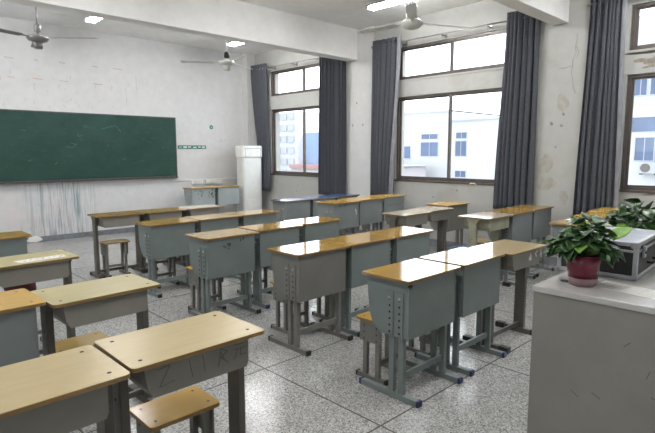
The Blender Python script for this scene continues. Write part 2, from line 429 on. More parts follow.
# windows
def window(n, y0, y1, z0, z1, xm=XW+.06, side=1, sash=True, mulls=None):
    f = .036; X0, X1 = xm-.035, xm+.035
    m = MB().box((X0, y0, z0), (X1, y1, z0+f)).box((X0, y0, z1-f), (X1, y1, z1)).box((X0, y0, z0+f), (X1, y0+f, z1-f)).box((X0, y1-f, z0+f), (X1, y1, z1-f))
    o = struct('window_%d' % n, m, 'frame')
    ym = (y0+y1)/2; g = .024
    parts = [(y0+f, ym+.02, xm-.012), (ym-.02, y1-f, xm+.012)]
    for a, b, xx in parts:
        s = MB().box((xx-.011, a, z0+f), (xx+.011, b, z0+f+g)).box((xx-.011, a, z1-f-g), (xx+.011, b, z1-f)).box((xx-.011, a, z0+f+g), (xx+.011, a+g+.01, z1-f-g)).box((xx-.011, b-g-.01, z0+f+g), (xx+.011, b, z1-f-g))
        sh = obj('sash', s, 'frame', o)
        obj('pane', MB().box((xx-.002, a+g, z0+f+g), (xx+.002, b-g, z1-f-g)), 'glass', sh)
        if side > 0 and z1 < 2.6 and xx < xm: obj('latch', MB().box((xx-.03, a+.008, 1.72), (xx-.011, a+.026, 1.80), bev=.003), 'cap_black', sh)
    if side > 0:
        obj('window_sill', MB().box((XW-.012, y0-.02, z0-.028), (X0, y1+.02, z0), bev=.003), 'wall_stained_dim' if z0 > 2 else 'frame', o)
    return o
n = 1
for y0, y1 in WY:
    for z0, z1 in (ZLO, ZHI):
        window(n, y0, y1, z0, z1); n += 1
for y0, y1 in WLY:  # added windows on the left, out of view, for fill
    window(n, y0, y1, 1.5, 2.9, xm=XL-.12, side=-1); n += 1
# peeled paint chips on the sill ledge below the middle window
obj('paint_chip', MB().prism([(0, 0), (.05, .012), (.13, .002), (.10, .03), (.03, .028)], 0, XW-.0155, XW-.012), 'sticker', bpy.data.objects['window_3'], (0, 4.05, 1.056))

# ------------------------------------------------------------------ curtains and rods
RX = 6.968
def curtain(yt0, yt1, yb0, yb1, zt, zb, folds, label, seed, lining=None, amp=.046, tuck=None):
    t = thing('curtain', label, 'curtain', (RX, (yt0+yt1)/2, zb), group='grey window curtains')
    oy = (yt0+yt1)/2
    r = random.Random(seed); ph = r.uniform(0, 6.28); nu = folds*14; nv = 26
    def P(u, v):
        yt = yt0+(yt1-yt0)*u; yb = yb0+(yb1-yb0)*u
        w = v*v*(3-2*v); y = yt+(yb-yt)*w
        if tuck: y += tuck[0]*math.sin(PI*min(1, v/tuck[1]))*(tuck[2] if u > .5 else 1-tuck[2])
        a = 2*PI*folds*(u+.036*math.sin(7*u+ph)+.022*math.sin(13*u+2*ph)+.014*math.sin(9*u+2.2*v+ph)*v)
        x = amp*(.95-.25*v)*math.sin(a+ph)*(1+.15*math.sin(3*a*.37+ph))+.008*math.sin(4*v+5*u)*v
        y += .016*math.sin(2*a+ph)
        return Vector((x, y-oy, zt+(zb-zt)*v-zb))
    def sheet(ua, ub, n):
        bm2 = bmesh.new(); G = [[bm2.verts.new(P(ua+(ub-ua)*i/n, j/nv)) for j in range(nv+1)] for i in range(n+1)]
        for i in range(n):
            for j in range(nv):
                f = bm2.faces.new((G[i][j], G[i+1][j], G[i+1][j+1], G[i][j+1])); f.smooth = True
        return bm2
    def part(name, ua, ub, n, mat):
        m = MB(); m.merge(sheet(ua, ub, n)); 
        for f in m.bm.faces: f.smooth = True
        o = obj(name, m, mat, t); s = o.modifiers.new('s', 'SOLIDIFY'); s.thickness = .004; s.offset = 0
        return o
    a, b = 0, 1
    if lining == 'lo': part('lining', 0, .07, 10, 'lining'); a = .07
    if lining == 'hi': part('lining', .88, 1, 14, 'lining'); b = .88
    part('cloth', a, b, nu, 'curtain')
    for k in range(min(folds*2, 10)):
        u = (k+.5)/min(folds*2, 10); y = yt0+(yt1-yt0)*u-oy
        m = MB(); R = .026; q = 12
        pts = [(0+R*math.cos(2*PI*i/q), y, (3.37-zb)+R*math.sin(2*PI*i/q)) for i in range(q+1)]
        m.tube(pts, .005, 6)
        if k in (0, 3): obj('eyelet', m, 'alu', t)
        else: m.bm.free()
    return t
curtain(9.14, 9.66, 9.06, 9.38, 3.47, .70, 6, 'slate curtain gathered behind the tall white air conditioner by the corner', 1)
curtain(6.74, 7.41, 6.72, 7.46, 3.46, .72, 7, 'slate curtain hanging straight under the far beam, right of the farthest window', 2)
curtain(5.46, 6.10, 5.60, 6.12, 3.46, .74, 7, 'slate curtain at the left end of the middle window, pale lining at its edge', 3, 'lo')
curtain(3.13, 3.62, 3.12, 3.72, 3.47, .72, 7, 'slate curtain at the right end of the middle window, top under the near beam', 4)
curtain(2.09, 2.485, 2.03, 2.56, 3.47, .72, 7, 'slate curtain beside the mouldy window at the right, nearest of all', 5, 'lo')
def rod(y0, y1, label):
    t = thing('curtain_rod', label, 'curtain rod', (RX, (y0+y1)/2, 3.37), group='rods above the windows'); h = (y1-y0)/2
    obj('pole', MB().cyl((0, -h, 0), (0, h, 0), .011), 'rod', t)
    for s in (-1, 1): obj('finial', MB().lathe([(.011, 0), (.02, .01), (.022, .025), (.012, .045), (0, .05)], (0, 0, 0), 16), 'rod', t, (0, s*h, 0)).rotation_euler = (-s*PI/2, 0, 0)
    for y in (-h*.55, 0.0, h*.55):
        obj('bracket', MB().box((0, y-.01, -.022), (XW-RX, y+.01, -.008)).box((XW-RX-.008, y-.02, -.05), (XW-RX, y+.02, .03)).box((-.012, y-.008, -.022), (.012, y+.008, -.010)), 'rod', t)
    return t
rod(6.95, 9.55, 'steel curtain rod above the farthest window')
rod(3.28, 6.06, 'steel curtain rod above the middle window, between the two beams')
rod(-.4, 2.49, 'steel curtain rod above the mouldy window at the right')

# ------------------------------------------------------------------ front wall fittings
bb = thing('blackboard', 'long dark green blackboard on the front wall', 'blackboard', (3.14, L, 1.045))
obj('board_panel', MB().box((-2.02, -.03, .03), (2.02, 0, 1.205)), 'board', bb)
obj('frame', MB().box((-2.034, -.036, 1.203), (2.034, 0, 1.222)).box((-2.034, -.036, .0), (-2.018, 0, 1.222)).box((2.018, -.036, 0), (2.034, 0, 1.222)).box((-2.034, -.036, 0), (2.034, 0, .022)), 'cap_dark', bb)
obj('chalk_ledge', MB().box((-2.02, -.085, -.012), (2.02, -.002, .003)).box((-2.02, -.085, .003), (2.02, -.079, .018)), 'frame', bb)
ck = strokes([[(.62, .62), (.66, .66)], [(1.72, .62), (1.76, .60)], [(.1, .85), (.14, .80), (.2, .83)], [(-.3, .3), (-.25, .34)], [(.9, .4), (.95, .36), (.97, .42)], [(-.8, .9), (-.72, .88)], [(-.1, .62), (.02, .6), (.08, .66), (-.02, .68)], [(.55, .95), (.8, 1.02), (.9, .9)]], 'y-', -.03, w=.005, t=.001)
obj('chalk_mark', ck, 'chalk', bb)
t = thing('wall_notice', 'narrow dark teal strip of notices on the front wall right of the blackboard', 'notice', (5.55, L, 1.63))
obj('board', MB().box((-.33, -.008, 0), (.33, 0, .075)), 'teal_print', t)
mm = MB()
for k, (a, b) in enumerate(((-.30, -.25), (-.21, -.13), (-.10, -.03), (.02, .10), (.14, .20), (.23, .30))):
    mm.box((a, -.0095, .02 if k % 2 else .03), (b, -.008, .055 if k % 3 else .045))
obj('print', mm, 'paper', t)
t = thing('wall_sticker', 'small round teal sticker on the front wall above the notice strip', 'sticker', (6.03, L, 2.10))
obj('disc', MB().cyl((0, -.003, 0), (0, 0, 0), .046, n=24), 'teal_print', t)
obj('emblem', strokes([[(-.012, .01), (.012, .012), (.012, -.004), (-.010, -.006), (-.010, -.016), (.012, -.016)]], 'y-', -.003, .005), 'paper', t)
t = thing('cable_trunking', 'thin white cable trunking along the front wall right of the blackboard', 'cable duct', (5.1, L-.0005, .965))
obj('duct', MB().box((0, -.018, 0), (1.77, 0, .022), bev=.003), 'white_plastic', t)
for x, w, lab in ((5.50, .27, 'white socket box under the trunking, beside the blackboard'), (5.83, .42, 'long white socket box under the trunking, nearer the air conditioner')):
    t = thing('socket_box', lab, 'socket', (x, L, .875), group='socket boxes')
    obj('housing', MB().box((0, -.035, 0), (w, 0, .088), bev=.006), 'white_plastic', t)
    obj('face_plate', MB().box((.02, -.038, .012), (w-.02, -.034, .076), bev=.001), 'paper', t)
    obj('slot', strokes([[(w*.3, .05), (w*.3, .035)], [(w*.36, .05), (w*.36, .035)], [(w*.66, .05), (w*.66, .035)]], 'y-', -.038, .004), 'hole', t)

# floor standing air conditioner, white, with cloth hood over its top
t = thing('air_conditioner', 'tall white floor standing air conditioner with cloth hood in the front corner', 'air conditioner', (6.64, 9.36, 0), math.radians(-2))
obj('body', MB().prism(rrect(.49, .30, .05), 2, .06, 1.62, bev=.01), 'ac_white', t)
obj('base', MB().prism(rrect(.51, .32, .05), 2, 0, .07, bev=.006), 'ac_white', t)
obj('hood', MB().prism(rrect(.53, .33, .06), 2, 1.44, 1.70, bev=.03), 'ac_cover', t)
obj('seam', strokes([[(-.2, 1.44), (.2, 1.44), (.2, 1.64), (-.2, 1.64), (-.2, 1.44)]], 'y-', -.165, .008), 'lining', t)
obj('grille', MB().box((-.17, -.152, .18), (.17, -.148, .55)), 'white_plastic', t)

# ------------------------------------------------------------------ fans and lamps
def fan(x, y, a0, label, mat, zc, style, cmat=None):
    t = thing('ceiling_fan', label, 'ceiling fan', (x, y, ZC), group='ceiling fans'); z = zc-ZC
    obj('canopy', MB().lathe([(.0, 0), (.06, 0), (.055, -.03), (.02, -.06), (0, -.06)], (0, 0, 0)), mat, t)
    obj('rod', MB().cyl((0, 0, -.05), (0, 0, z+.06), .011), mat, t)
    if style == 'cup':      # coupling cover on the rod, flat hub, tapered cup below
        obj('coupling', MB().lathe([(.0, .2), (.03, .2), (.045, .17), (.048, .10), (.02, .09), (0, .09)], (0, 0, z)), cmat or mat, t)
        obj('motor', MB().lathe([(0, .065), (.05, .06), (.13, .035), (.145, .01), (.12, -.02), (.06, -.035), (0, -.035)], (0, 0, z)), mat, t)
        obj('lower_cup', MB().lathe([(0, -.03), (.068, -.03), (.052, -.125), (0, -.125)], (0, 0, z)), mat, t)
    else:                   # bell shaped cover above the hub
        obj('bell', MB().lathe([(0, .225), (.056, .225), (.062, .205), (.076, .08), (.08, .055), (0, .055)], (0, 0, z)), mat, t)
        obj('motor', MB().lathe([(0, .065), (.10, .05), (.135, .02), (.13, -.01), (.09, -.045), (.04, -.06), (0, -.06)], (0, 0, z)), mat, t)
    for k in range(3):
        a = a0+k*2*PI/3
        m = MB(); m.prism([(.11, -.018), (.22, -.02), (.24, -.055), (.77, -.062), (.80, -.05), (.80, .05), (.77, .058), (.24, .05), (.22, .02), (.11, .018)], 2, -.003, .003)
        b = obj('blade', m, mat, t); b.location = (0, 0, z+.02)
        b.rotation_euler = Matrix.Rotation(a, 3, 'Z').to_euler()
        b.rotation_euler = (Matrix.Rotation(a, 3, 'Z') @ Matrix.Rotation(math.radians(9), 3, 'X')).to_euler()
    return t
R_ = math.radians
fan(2.2, 8.0, R_(-42), 'grey ceiling fan above the blackboard, left of the far beam', 'grey_enamel', 3.10, 'cup')
fan(5.24, 8.0, R_(-97), 'white ceiling fan with black coupling near the front corner, beyond the far beam', 'white_enamel', 3.13, 'cup', 'hole')
fan(5.31, 3.99, R_(-24), 'white ceiling fan with bell cover in front of the middle window', 'white_enamel', 3.12, 'bell')
def lamp(x, y0, y1, label):
    t = thing('tube_lamp', label, 'ceiling lamp', (x, (y0+y1)/2, ZC), group='lit tube lamps on the ceiling'); h = (y1-y0)/2; dz = -.06
    for s in (-.35, .35): obj('hanger', MB().cyl((0, s, dz-.01), (0, s, 0), .006).cyl((0, s, -.008), (0, s, 0), .025), 'grey_enamel', t)
    obj('housing', MB().prism([(-.035, dz), (-.085, dz-.03), (-.085, dz-.045), (-.02, dz-.05), (.02, dz-.05), (.085, dz-.045), (.085, dz-.03), (.035, dz)], 1, -h, h), 'grey_enamel', t)
    for s in (-.04, .04): obj('tube', MB().cyl((s, -h+.02, dz-.068), (s, h-.02, dz-.068), .016), 'tube', t)
    for s in (-1, 1): obj('end_cap', MB().box((-.085, s*h-.012, dz-.085), (.085, s*h+.012, dz-.03)), 'grey_enamel', t)
lamp(3.17, 7.5, 8.7, 'lit tube lamp beyond the far beam, left of the corner fan')
lamp(5.80, 7.5, 8.7, 'lit tube lamp beyond the far beam, right behind the corner fan')
lamp(5.85, 3.95, 5.15, 'lit tube lamp near the white fan with the bell cover')

lamp(3.17, 3.95, 5.15, 'added unseen tube lamp in the middle bay, left of the white fan')  # lamps from here on are out of view, added for fill light
lamp(3.17, .6, 1.8, 'added unseen tube lamp in the rear bay on the left')
lamp(5.85, .6, 1.8, 'added unseen tube lamp in the rear bay above the grey cabinet side')
lamp(.55, 7.5, 8.7, 'added unseen tube lamp above the left end of the blackboard')
lamp(.55, 3.95, 5.15, 'added unseen tube lamp in the middle bay over the left desks')
lamp(.55, .6, 1.8, 'added unseen tube lamp in the rear bay over the nearest left desks')
# ------------------------------------------------------------------ desks and stools
W_, D_ = .59, .385
def top_mesh(T, dots=True, w=W_):
    m = MB(); m.prism(rrect(w, D_, .022), 2, T-.018, T, 0, 1, bev=.002)
    if dots:
        for sx in (-1, 1):
            for sy in (-1, 1): m.cyl((sx*(w/2-.055), sy*(D_/2-.06), T-.001), (sx*(w/2-.055), sy*(D_/2-.06), T+.0006), .008, n=10, mi=2)
    return m
def box_desk(x0, y0, T, top, metal, label, rz=0, cap='cap_black', marks=None, flip=False):
    """deep box desk; blank front panel towards -y"""
    t = thing('box_desk', label, 'desk', (x0+W_/2, y0+D_/2, 0), rz, 'deep box desks')
    yn = -D_/2; w = W_/2
    cached(('top', T), lambda: top_mesh(T), 'desktop', [top, 'edge', 'hole'], t)
    def body():
        m = MB(); zt, zb, zs = T-.018, T-.378, T-.285; iR = .05
        prof = [(yn+.022, zb), (yn+.235, zb), (yn+.30, zb+.045), (yn+.335, zs+.03), (yn+.36, zt), (yn+.022, zt)]
        for s in (-1, 1):
            q = .03 if s < 0 else iR; a, b = sorted((s*(w-q), s*(w-q-.012))); m.prism(prof, 0, a, b)
        m.box((-w+.042, yn+.022, zb), (w-iR-.012, yn+.034, zt))
        m.box((-w+.042, yn+.034, zb), (w-iR-.012, yn+.235, zb+.012))
        m.box((-w+.042, yn+.034, T-.21), (w-iR-.012, yn+.33, T-.2))
        # folded flange along the visible corners
        for x in (-w+.03, w-iR): m.box((x-.003, yn+.019, zb), (x+.003, yn+.03, zt))
        return m
    bo = cached(('body', T), body, 'body', metal, t)
    for s in (-1, 1):
        for yc in (.087, .163):
            def br(s=s, yc=yc):
                m = MB(); x = s*(w-(.03 if s < 0 else .05)); a, b = sorted((x, x+s*.006))
                m.box((a, yn+yc-.027, T-.372), (b, yn+yc+.027, T-.09), bev=.002)
                xo = x+s*.006
                for k in range(6):
                    z = T-.35+k*.042; m.cyl((xo-s*.002, yn+yc, z), (xo+s*.0012, yn+yc, z), .0075, n=10, mi=1)
                m.cyl((xo-s*.002, yn+yc, T-.13), (xo+s*.004, yn+yc, T-.13), .010, n=10, mi=2)
                return m
            cached(('br', T, s, yc), br, 'bracket', [metal, 'hole', 'bolt'], t)
            cached(('leg', T, s, yc), lambda s=s, yc=yc: MB().box(((s*(w-.06)-(.012 if s > 0 else 0))-.015, yn+yc-.02, .035), ((s*(w-.06)-(.012 if s > 0 else 0))+.015, yn+yc+.02, T-.30), bev=.002), 'leg', metal, t)
        f = cached(('foot', s), lambda s=s: MB().box((s*(w-.06)-.02, yn-.04, 0), (s*(w-.06)+.02, yn+.415, .036), bev=.002), 'foot', metal, t)
        for e in (-1, 1):
            cached(('cap', s, e), lambda s=s, e=e: MB().box((s*(w-.06)-.022, (yn-.056 if e < 0 else yn+.413), -.0), (s*(w-.06)+.022, (yn-.038 if e < 0 else yn+.43), .039), bev=.002), 'foot_cap', cap, f)
    cached(('str',), lambda: MB().box((-w+.075, yn+.085, .125), (w-.075, yn+.105, .168), bev=.002), 'stretcher', metal, t)
    for pl in marks or []: obj('scribble', strokes([pl], 'y-', yn+.019, .010, .001), 'ink', bo)
    return t
def tray_desk(x0, y0, T, top, metal, label, rz=0, marks=None, patches=None, legm='metal_dark'):
    """open desk with a shallow tray between two broad legs"""
    t = thing('tray_desk', label, 'desk', (x0+W_/2, y0+D_/2, 0), rz, 'open desks with a shallow tray')
    yn = -D_/2; w = W_/2
    cached(('top', T), lambda: top_mesh(T), 'desktop', [top, 'edge', 'hole'], t)
    def tray():
        m = MB(); zt, zb = T-.018, T-.148
        # outer shell as a bent profile: front panel, bottom, back lip
        pts = [(-w+.052, zt), (-w+.066, zb+.04), (-w+.088, zb), (w-.085, zb), (w-.075, zb+.02), (w-.075, zt)]
        m.prism(pts, 1, yn+.028, yn+.038)
        m.prism([(p[0], p[1]) for p in pts], 1, yn+.335, yn+.343)
        m.box((-w+.088, yn+.036, zb), (w-.085, yn+.34, zb+.008))
        m.prism([(-w+.052, zt), (-w+.066, zb+.04), (-w+.088, zb), (-w+.096, zb+.004), (-w+.074, zb+.043), (-w+.060, zt)], 1, yn+.036, yn+.34)
        m.box((w-.083, yn+.036, zb+.015), (w-.075, yn+.34, zt))
        return m
    tr = cached(('tray', T), tray, 'tray', metal, t)
    for s in (-1, 1):
        def leg(s=s):
            x = s*(w-.028); a, b = x-.018, x+.018
            m = MB().prism([(yn+.155, .04), (yn+.245, .04), (yn+.245, T-.07), (yn+.28, T-.018), (yn+.11, T-.018), (yn+.155, T-.07)], 0, a, b, bev=.003)
            for k in range(3): m.cyl((x-s*.0, yn+.20, .2+k*.2), (x+s*.0195, yn+.20, .2+k*.2), .006, n=8, mi=1)
            return m
        cached(('tleg', T, s), leg, 'leg', [legm, 'hole'], t)
        f = cached(('tfoot', s), lambda s=s: MB().box((s*(w-.028)-.022, yn+.02, 0), (s*(w-.028)+.022, yn+.40, .042), bev=.003), 'foot', legm, t)
        for e in (-1, 1):
            cached(('tcap', s, e), lambda s=s, e=e: MB().box((s*(w-.028)-.025, (yn+.01 if e < 0 else yn+.33), 0), (s*(w-.028)+.025, (yn+.09 if e < 0 else yn+.41), .046), bev=.002), 'foot_cap', 'cap_black', f)
    cached(('tstr',), lambda: MB().box((-w+.04, yn+.19, .06), (w-.04, yn+.21, .095), bev=.002), 'stretcher', legm, t)
    for pl in marks or []: obj('scribble', strokes([pl], 'y-', yn+.028, .0024, .0008), 'ink_faint', tr)
    if patches:
        m = MB()
        for p in patches: m.prism(p, 1, yn+.0265, yn+.028)
        obj('torn_sticker', m, 'sticker', tr)
    return t
def stool(x0, y0, label, seat='wood_orange', metal='metal_grey', rz=0, z=.44):
    t = thing('stool', label, 'stool', (x0+.165, y0+.115, 0), rz, 'stools at the desks')
    def st():
        m = MB().prism(rrect(.33, .23, .02), 2, z-.02, z, 0, 1, bev=.002)
        for sx in (-1, 1):
            for sy in (-1, 1): m.cyl((sx*.125, sy*.07, z-.001), (sx*.125, sy*.07, z+.0006), .007, n=8, mi=2)
        return m
    cached(('seat', z), st, 'seat', [seat, 'edge', 'hole'], t)
    for s in (-1, 1):
        def br(s=s):
            m = MB().box((s*.135-.004, -.095, z-.17), (s*.135+.004, .095, z-.02), bev=.002)
            for sy in (-1, 1):
                for k in range(3): m.cyl((s*.137, sy*.055, z-.15+k*.045), (s*.1405, sy*.055, z-.15+k*.045), .006, n=8, mi=1)
            return m
        cached(('sbr', z, s), br, 'bracket', [metal, 'hole'], t)
        for sy in (-1, 1):
            cached(('sleg', z, s, sy), lambda s=s, sy=sy: MB().box((s*.118-.013, sy*.055-.018, .03), (s*.118+.013, sy*.055+.018, z-.02), bev=.002), 'leg', metal, t)
        f = cached(('sfoot', s), lambda s=s: MB().box((s*.118-.016, -.125, 0), (s*.118+.016, .125, .031), bev=.002), 'foot', metal, t)
        for e in (-1, 1): cached(('scap', s, e), lambda s=s, e=e: MB().box((s*.118-.018, (-.135 if e < 0 else .12), 0), (s*.118+.018, (-.12 if e < 0 else .135), .034)), 'foot_cap', 'cap_black', f)
    cached(('sstr',), lambda: MB().box((-.106, -.065, .12), (.106, -.045, .15)), 'stretcher', metal, t)
    return t

T0 = .788
ZS = lambda pts, ox, oy: [[(ox+a, oy+b) for a, b in p] for p in pts]
# --- left block, front of picture
tray_desk(.10, 1.695, T0, 'wood_maple', 'metal_warm', 'pale maple open desk cut by the lower left corner, nearest of all', rz=R_(.5))
g = [[(-.19, .745), (-.14, .75), (-.185, .675), (-.125, .685)], [(-.06, .748), (-.045, .672)], [(.0, .75), (.01, .68)],
     [(.07, .68), (.085, .752)], [(.085, .752), (.115, .735), (.082, .715), (.12, .685)], [(.085, .735), (.10, .70)],
     [(.15, .75), (.19, .748)], [(.145, .73), (.20, .73)], [(.165, .73), (.15, .69)], [(.18, .73), (.178, .70), (.21, .70)]]
tray_desk(.705, 1.725, T0, 'wood_maple', 'metal_warm', 'pale maple open desk with scribbles on its tray, stool tucked under it', marks=ZS(g, 0, 0))
box_desk(.135, 2.80, .80, 'wood_orange', 'metal_slate', 'orange topped deep desk at the left edge, beside the plain pale open desk', rz=R_(1.5))
tray_desk(.735, 2.77, T0, 'wood_pale', 'metal_warm', 'plain pale open desk behind the scribbled one, right of the orange desk', rz=R_(2.5))
tray_desk(.665, 3.92, .795, 'wood_pale', 'metal_warm', 'pale open desk with a torn paper strip on its top, left side', rz=R_(3))
box_desk(.71, 5.32, T0, 'wood_mustard', 'metal_teal', 'mustard topped deep desk at the left edge below the blackboard')
stool(.84, 1.90, 'orange stool under the scribbled desk, nearest stool of all')
stool(.80, 3.0, 'tan stool under the plain pale open desk on the left', 'wood_tan', rz=R_(2))
stool(.86, 4.36, 'stool behind the desk with the torn paper strip, dark bag on it', 'wood_tan')
# --- middle block
tray_desk(2.255, 6.30, T0, 'wood_mustard', 'metal_warm', 'open desk at the left end of the row nearest the blackboard, stool under it')
tray_desk(2.85, 6.30, T0, 'wood_tan', 'metal_warm', 'middle open desk of the row nearest the blackboard')
tray_desk(3.445, 6.31, T0, 'wood_glare_pale', 'metal_warm', 'pale topped open desk at the right end of the row nearest the blackboard')
stool(2.34, 6.385, 'pale stool under the left open desk near the blackboard', 'wood_tan', 'metal_grey')
stool(2.95, 6.385, 'stool under the middle open desk near the blackboard', 'wood_tan', 'metal_grey')
box_desk(2.365, 5.155, T0, 'wood_mustard', 'metal_teal', 'mustard topped deep teal desk, left end of the second row from the blackboard')
box_desk(2.975, 5.19, T0, 'wood_tan', 'metal_teal', 'deep teal desk in the middle of the second row from the blackboard')
box_desk(3.575, 5.20, T0, 'wood_amber', 'metal_teal', 'deep teal desk at the right end of the second row from the blackboard')
gm = [[(-.06, .705), (-.045, .715), (-.03, .712), (-.03, .70), (-.045, .69)], [(-.048, .668), (-.046, .664)], [(-.085, .68), (-.08, .69)], [(.09, .74), (.085, .725)], [(.12, .75), (.118, .735)], [(-.1, .695), (-.095, .70)]]
box_desk(2.335, 3.975, T0, 'wood_tan', 'metal_teal', 'deep teal desk with black marks on its front, left end of third row', marks=gm, cap='cap_black')
box_desk(2.965, 4.04, T0, 'wood_amber', 'metal_teal', 'deep teal desk right of the one with black marks', cap='cap_blue')
box_desk(3.60, 4.08, T0, 'wood_amber', 'metal_teal', 'deep teal desk at the right end of the row starting with black marks')
box_desk(2.452, 2.86, T0, 'wood_amber', 'metal_grey', 'grey deep desk at the left end of the row behind the nearest one')
box_desk(3.045, 2.87, T0, 'wood_amber', 'metal_teal', 'teal deep desk right of the grey one, amber top', cap='cap_black')
box_desk(3.64, 2.86, T0, 'wood_amber', 'metal_teal', 'teal deep desk with half glaring top, right end of its row')
box_desk(2.405, 1.795, T0, 'wood_amber', 'metal_teal', 'nearest deep teal desk, amber corner on its top and stool behind it', cap='cap_blue', marks=[[(-.275, .75), (-.262, .75), (-.262, .735)], [(-.25, .75), (-.238, .748), (-.24, .735)]])
box_desk(3.035, 1.80, T0, 'wood_ash', 'metal_teal', 'deep grey desk between the nearest teal desk and the desk with white sticker', cap='cap_blue')
pt = [[(.03, .69), (.075, .685), (.07, .73), (.055, .75), (.048, .725), (.03, .715)], [(.13, .735), (.155, .70), (.165, .705), (.15, .735), (.18, .745), (.175, .755)], [(.245, .68), (.255, .72), (.25, .73), (.238, .70)]]
tray_desk(3.632, 1.745, T0, 'wood_ash', 'metal_warm', 'worn open desk with torn white sticker on its tray, beside the cabinet', patches=pt, rz=R_(-1))
stool(2.50, 2.085, 'orange stool behind the nearest deep teal desk')
stool(3.12, 2.16, 'stool behind the deep grey desk next to the white sticker desk')
stool(2.66, 3.26, 'stool behind the grey deep desk', 'wood_tan', 'metal_grey')
stool(3.17, 3.28, 'stool behind the amber topped teal desk right of the grey one', 'wood_tan', 'metal_grey')
stool(3.93, 3.165, 'stool jutting out at the right behind the half glaring teal desk', 'wood_tan', 'metal_grey')
stool(2.41, 4.28, 'stool poking out left behind the desk with black marks', 'wood_orange', 'metal_grey')
stool(3.10, 4.44, 'stool behind the desk right of the black marks', 'wood_tan', 'metal_grey')
stool(3.74, 4.47, 'stool behind the right end desk of the black marks row', 'wood_tan', 'metal_grey')
stool(2.55, 5.50, 'stool behind the mustard topped teal desk', 'wood_tan', 'metal_grey')
stool(3.15, 5.58, 'stool behind the middle teal desk of the second row', 'wood_tan', 'metal_grey')
# --- window block
bm_ = []
rr = random.Random(3)
for k in range(34):
    x = rr.choice((rr.gauss(-.12, .05), rr.gauss(.16, .04))); z = .70+rr.uniform(-.09, .1)
    bm_.append([(x, z), (x+rr.uniform(-.012, .012), z+rr.uniform(.008, .025))])
box_desk(5.075, 9.12, .85, 'wood_orange', 'metal_light', 'pale deep desk with black speckles, under the front wall sockets', marks=bm_)
box_desk(5.685, 9.14, .85, 'wood_orange', 'metal_light', 'pale deep desk touching the tall white air conditioner')
box_desk(5.02, 6.14, .80, 'wood_blue', 'metal_slate', 'deep desk with blue top, left end of the blue topped row')
box_desk(5.62, 6.16, .80, 'wood_blue', 'metal_slate', 'deep desk with blue top, middle of the blue topped row')
box_desk(6.22, 6.20, .80, 'wood_blue', 'metal_slate', 'deep desk with blue top, against the wall pier at the right end')
rm = [[(-.17, .80), (-.13, .80)], [(-.08, .80), (-.03, .805)], [(.17, .74), (.175, .70)], [(.18, .72), (.185, .66)]]
d = box_desk(4.95, 5.00, .85, 'wood_orange', 'metal_slate', 'orange topped deep desk in front of the blue ones, left end of its row', marks=rm[:2])
for pl in rm[2:]: obj('scratch', strokes([pl], 'y-', -D_/2+.019, .01, .001), 'sticker', d)
box_desk(5.57, 5.08, .85, 'wood_orange', 'metal_slate', 'orange topped deep desk in the middle of the row at the curtain')
box_desk(6.215, 5.15, .85, 'wood_orange', 'metal_slate', 'orange topped deep desk under the pale edged curtain, with spots on its front', marks=[[(-.2, .7), (-.19, .71)], [(-.14, .71), (-.13, .70)], [(-.1, .73), (-.09, .72)], [(-.05, .70), (-.04, .71)], [(.02, .72), (.03, .71)], [(.08, .7), (.09, .71)], [(.14, .74), (.15, .73)]])
tray_desk(4.955, 3.78, T0, 'wood_glare_pale', 'metal_warm', 'pale open desk below the middle window, left of its twin')
tray_desk(5.555, 3.83, T0, 'wood_glare_pale', 'metal_warm', 'pale open desk below the middle window, next to the orange deep desk')
box_desk(6.20, 3.97, .805, 'wood_orange', 'metal_warm', 'single orange topped deep desk standing under the middle window')
tray_desk(4.99, 2.69, .845, 'wood_glare_pale', 'metal_khaki', 'glaring white topped open desk with khaki leg, left of two deep desks', legm='metal_khaki')
box_desk(5.59, 2.71, .845, 'wood_amber', 'metal_slate', 'amber topped deep desk right of the glaring open desk')
box_desk(6.19, 2.73, .845, 'wood_amber', 'metal_slate', 'amber topped deep desk at the cracked wall pier, right end of its row')
box_desk(5.155, 1.745, .845, 'wood_amber', 'metal_slate', 'deep desk with papers on its top, behind the potted plant')
box_desk(5.745, 1.755, .86, 'wood_orange', 'metal_slate', 'orange topped deep desk right of the one with papers')
box_desk(6.335, 1.785, .868, 'wood_orange', 'metal_slate', 'orange topped deep desk against the wall below the nearest curtain')
stool(5.15, 4.10, 'stool behind the left pale open desk below the middle window', 'wood_tan', 'metal_warm')
stool(5.62, 4.28, 'pale stool standing out behind the right open desk below the middle window', 'wood_pale', 'metal_warm')
stool(5.10, 5.40, 'stool behind the left orange desk of the curtain row', 'wood_tan', 'metal_grey')
stool(5.72, 5.50, 'stool behind the middle orange desk of the curtain row', 'wood_tan', 'metal_grey')
stool(6.33, 5.54, 'stool behind the orange desk at the pale edged curtain', 'wood_tan', 'metal_grey')
stool(5.12, 3.02, 'blue stool behind the glaring open desk', 'wood_blue', 'metal_grey')
stool(5.72, 3.14, 'stool behind the amber deep desk beside the glaring one', 'wood_tan', 'metal_grey')
stool(6.32, 3.17, 'stool behind the amber deep desk at the wall pier', 'wood_tan', 'metal_grey')

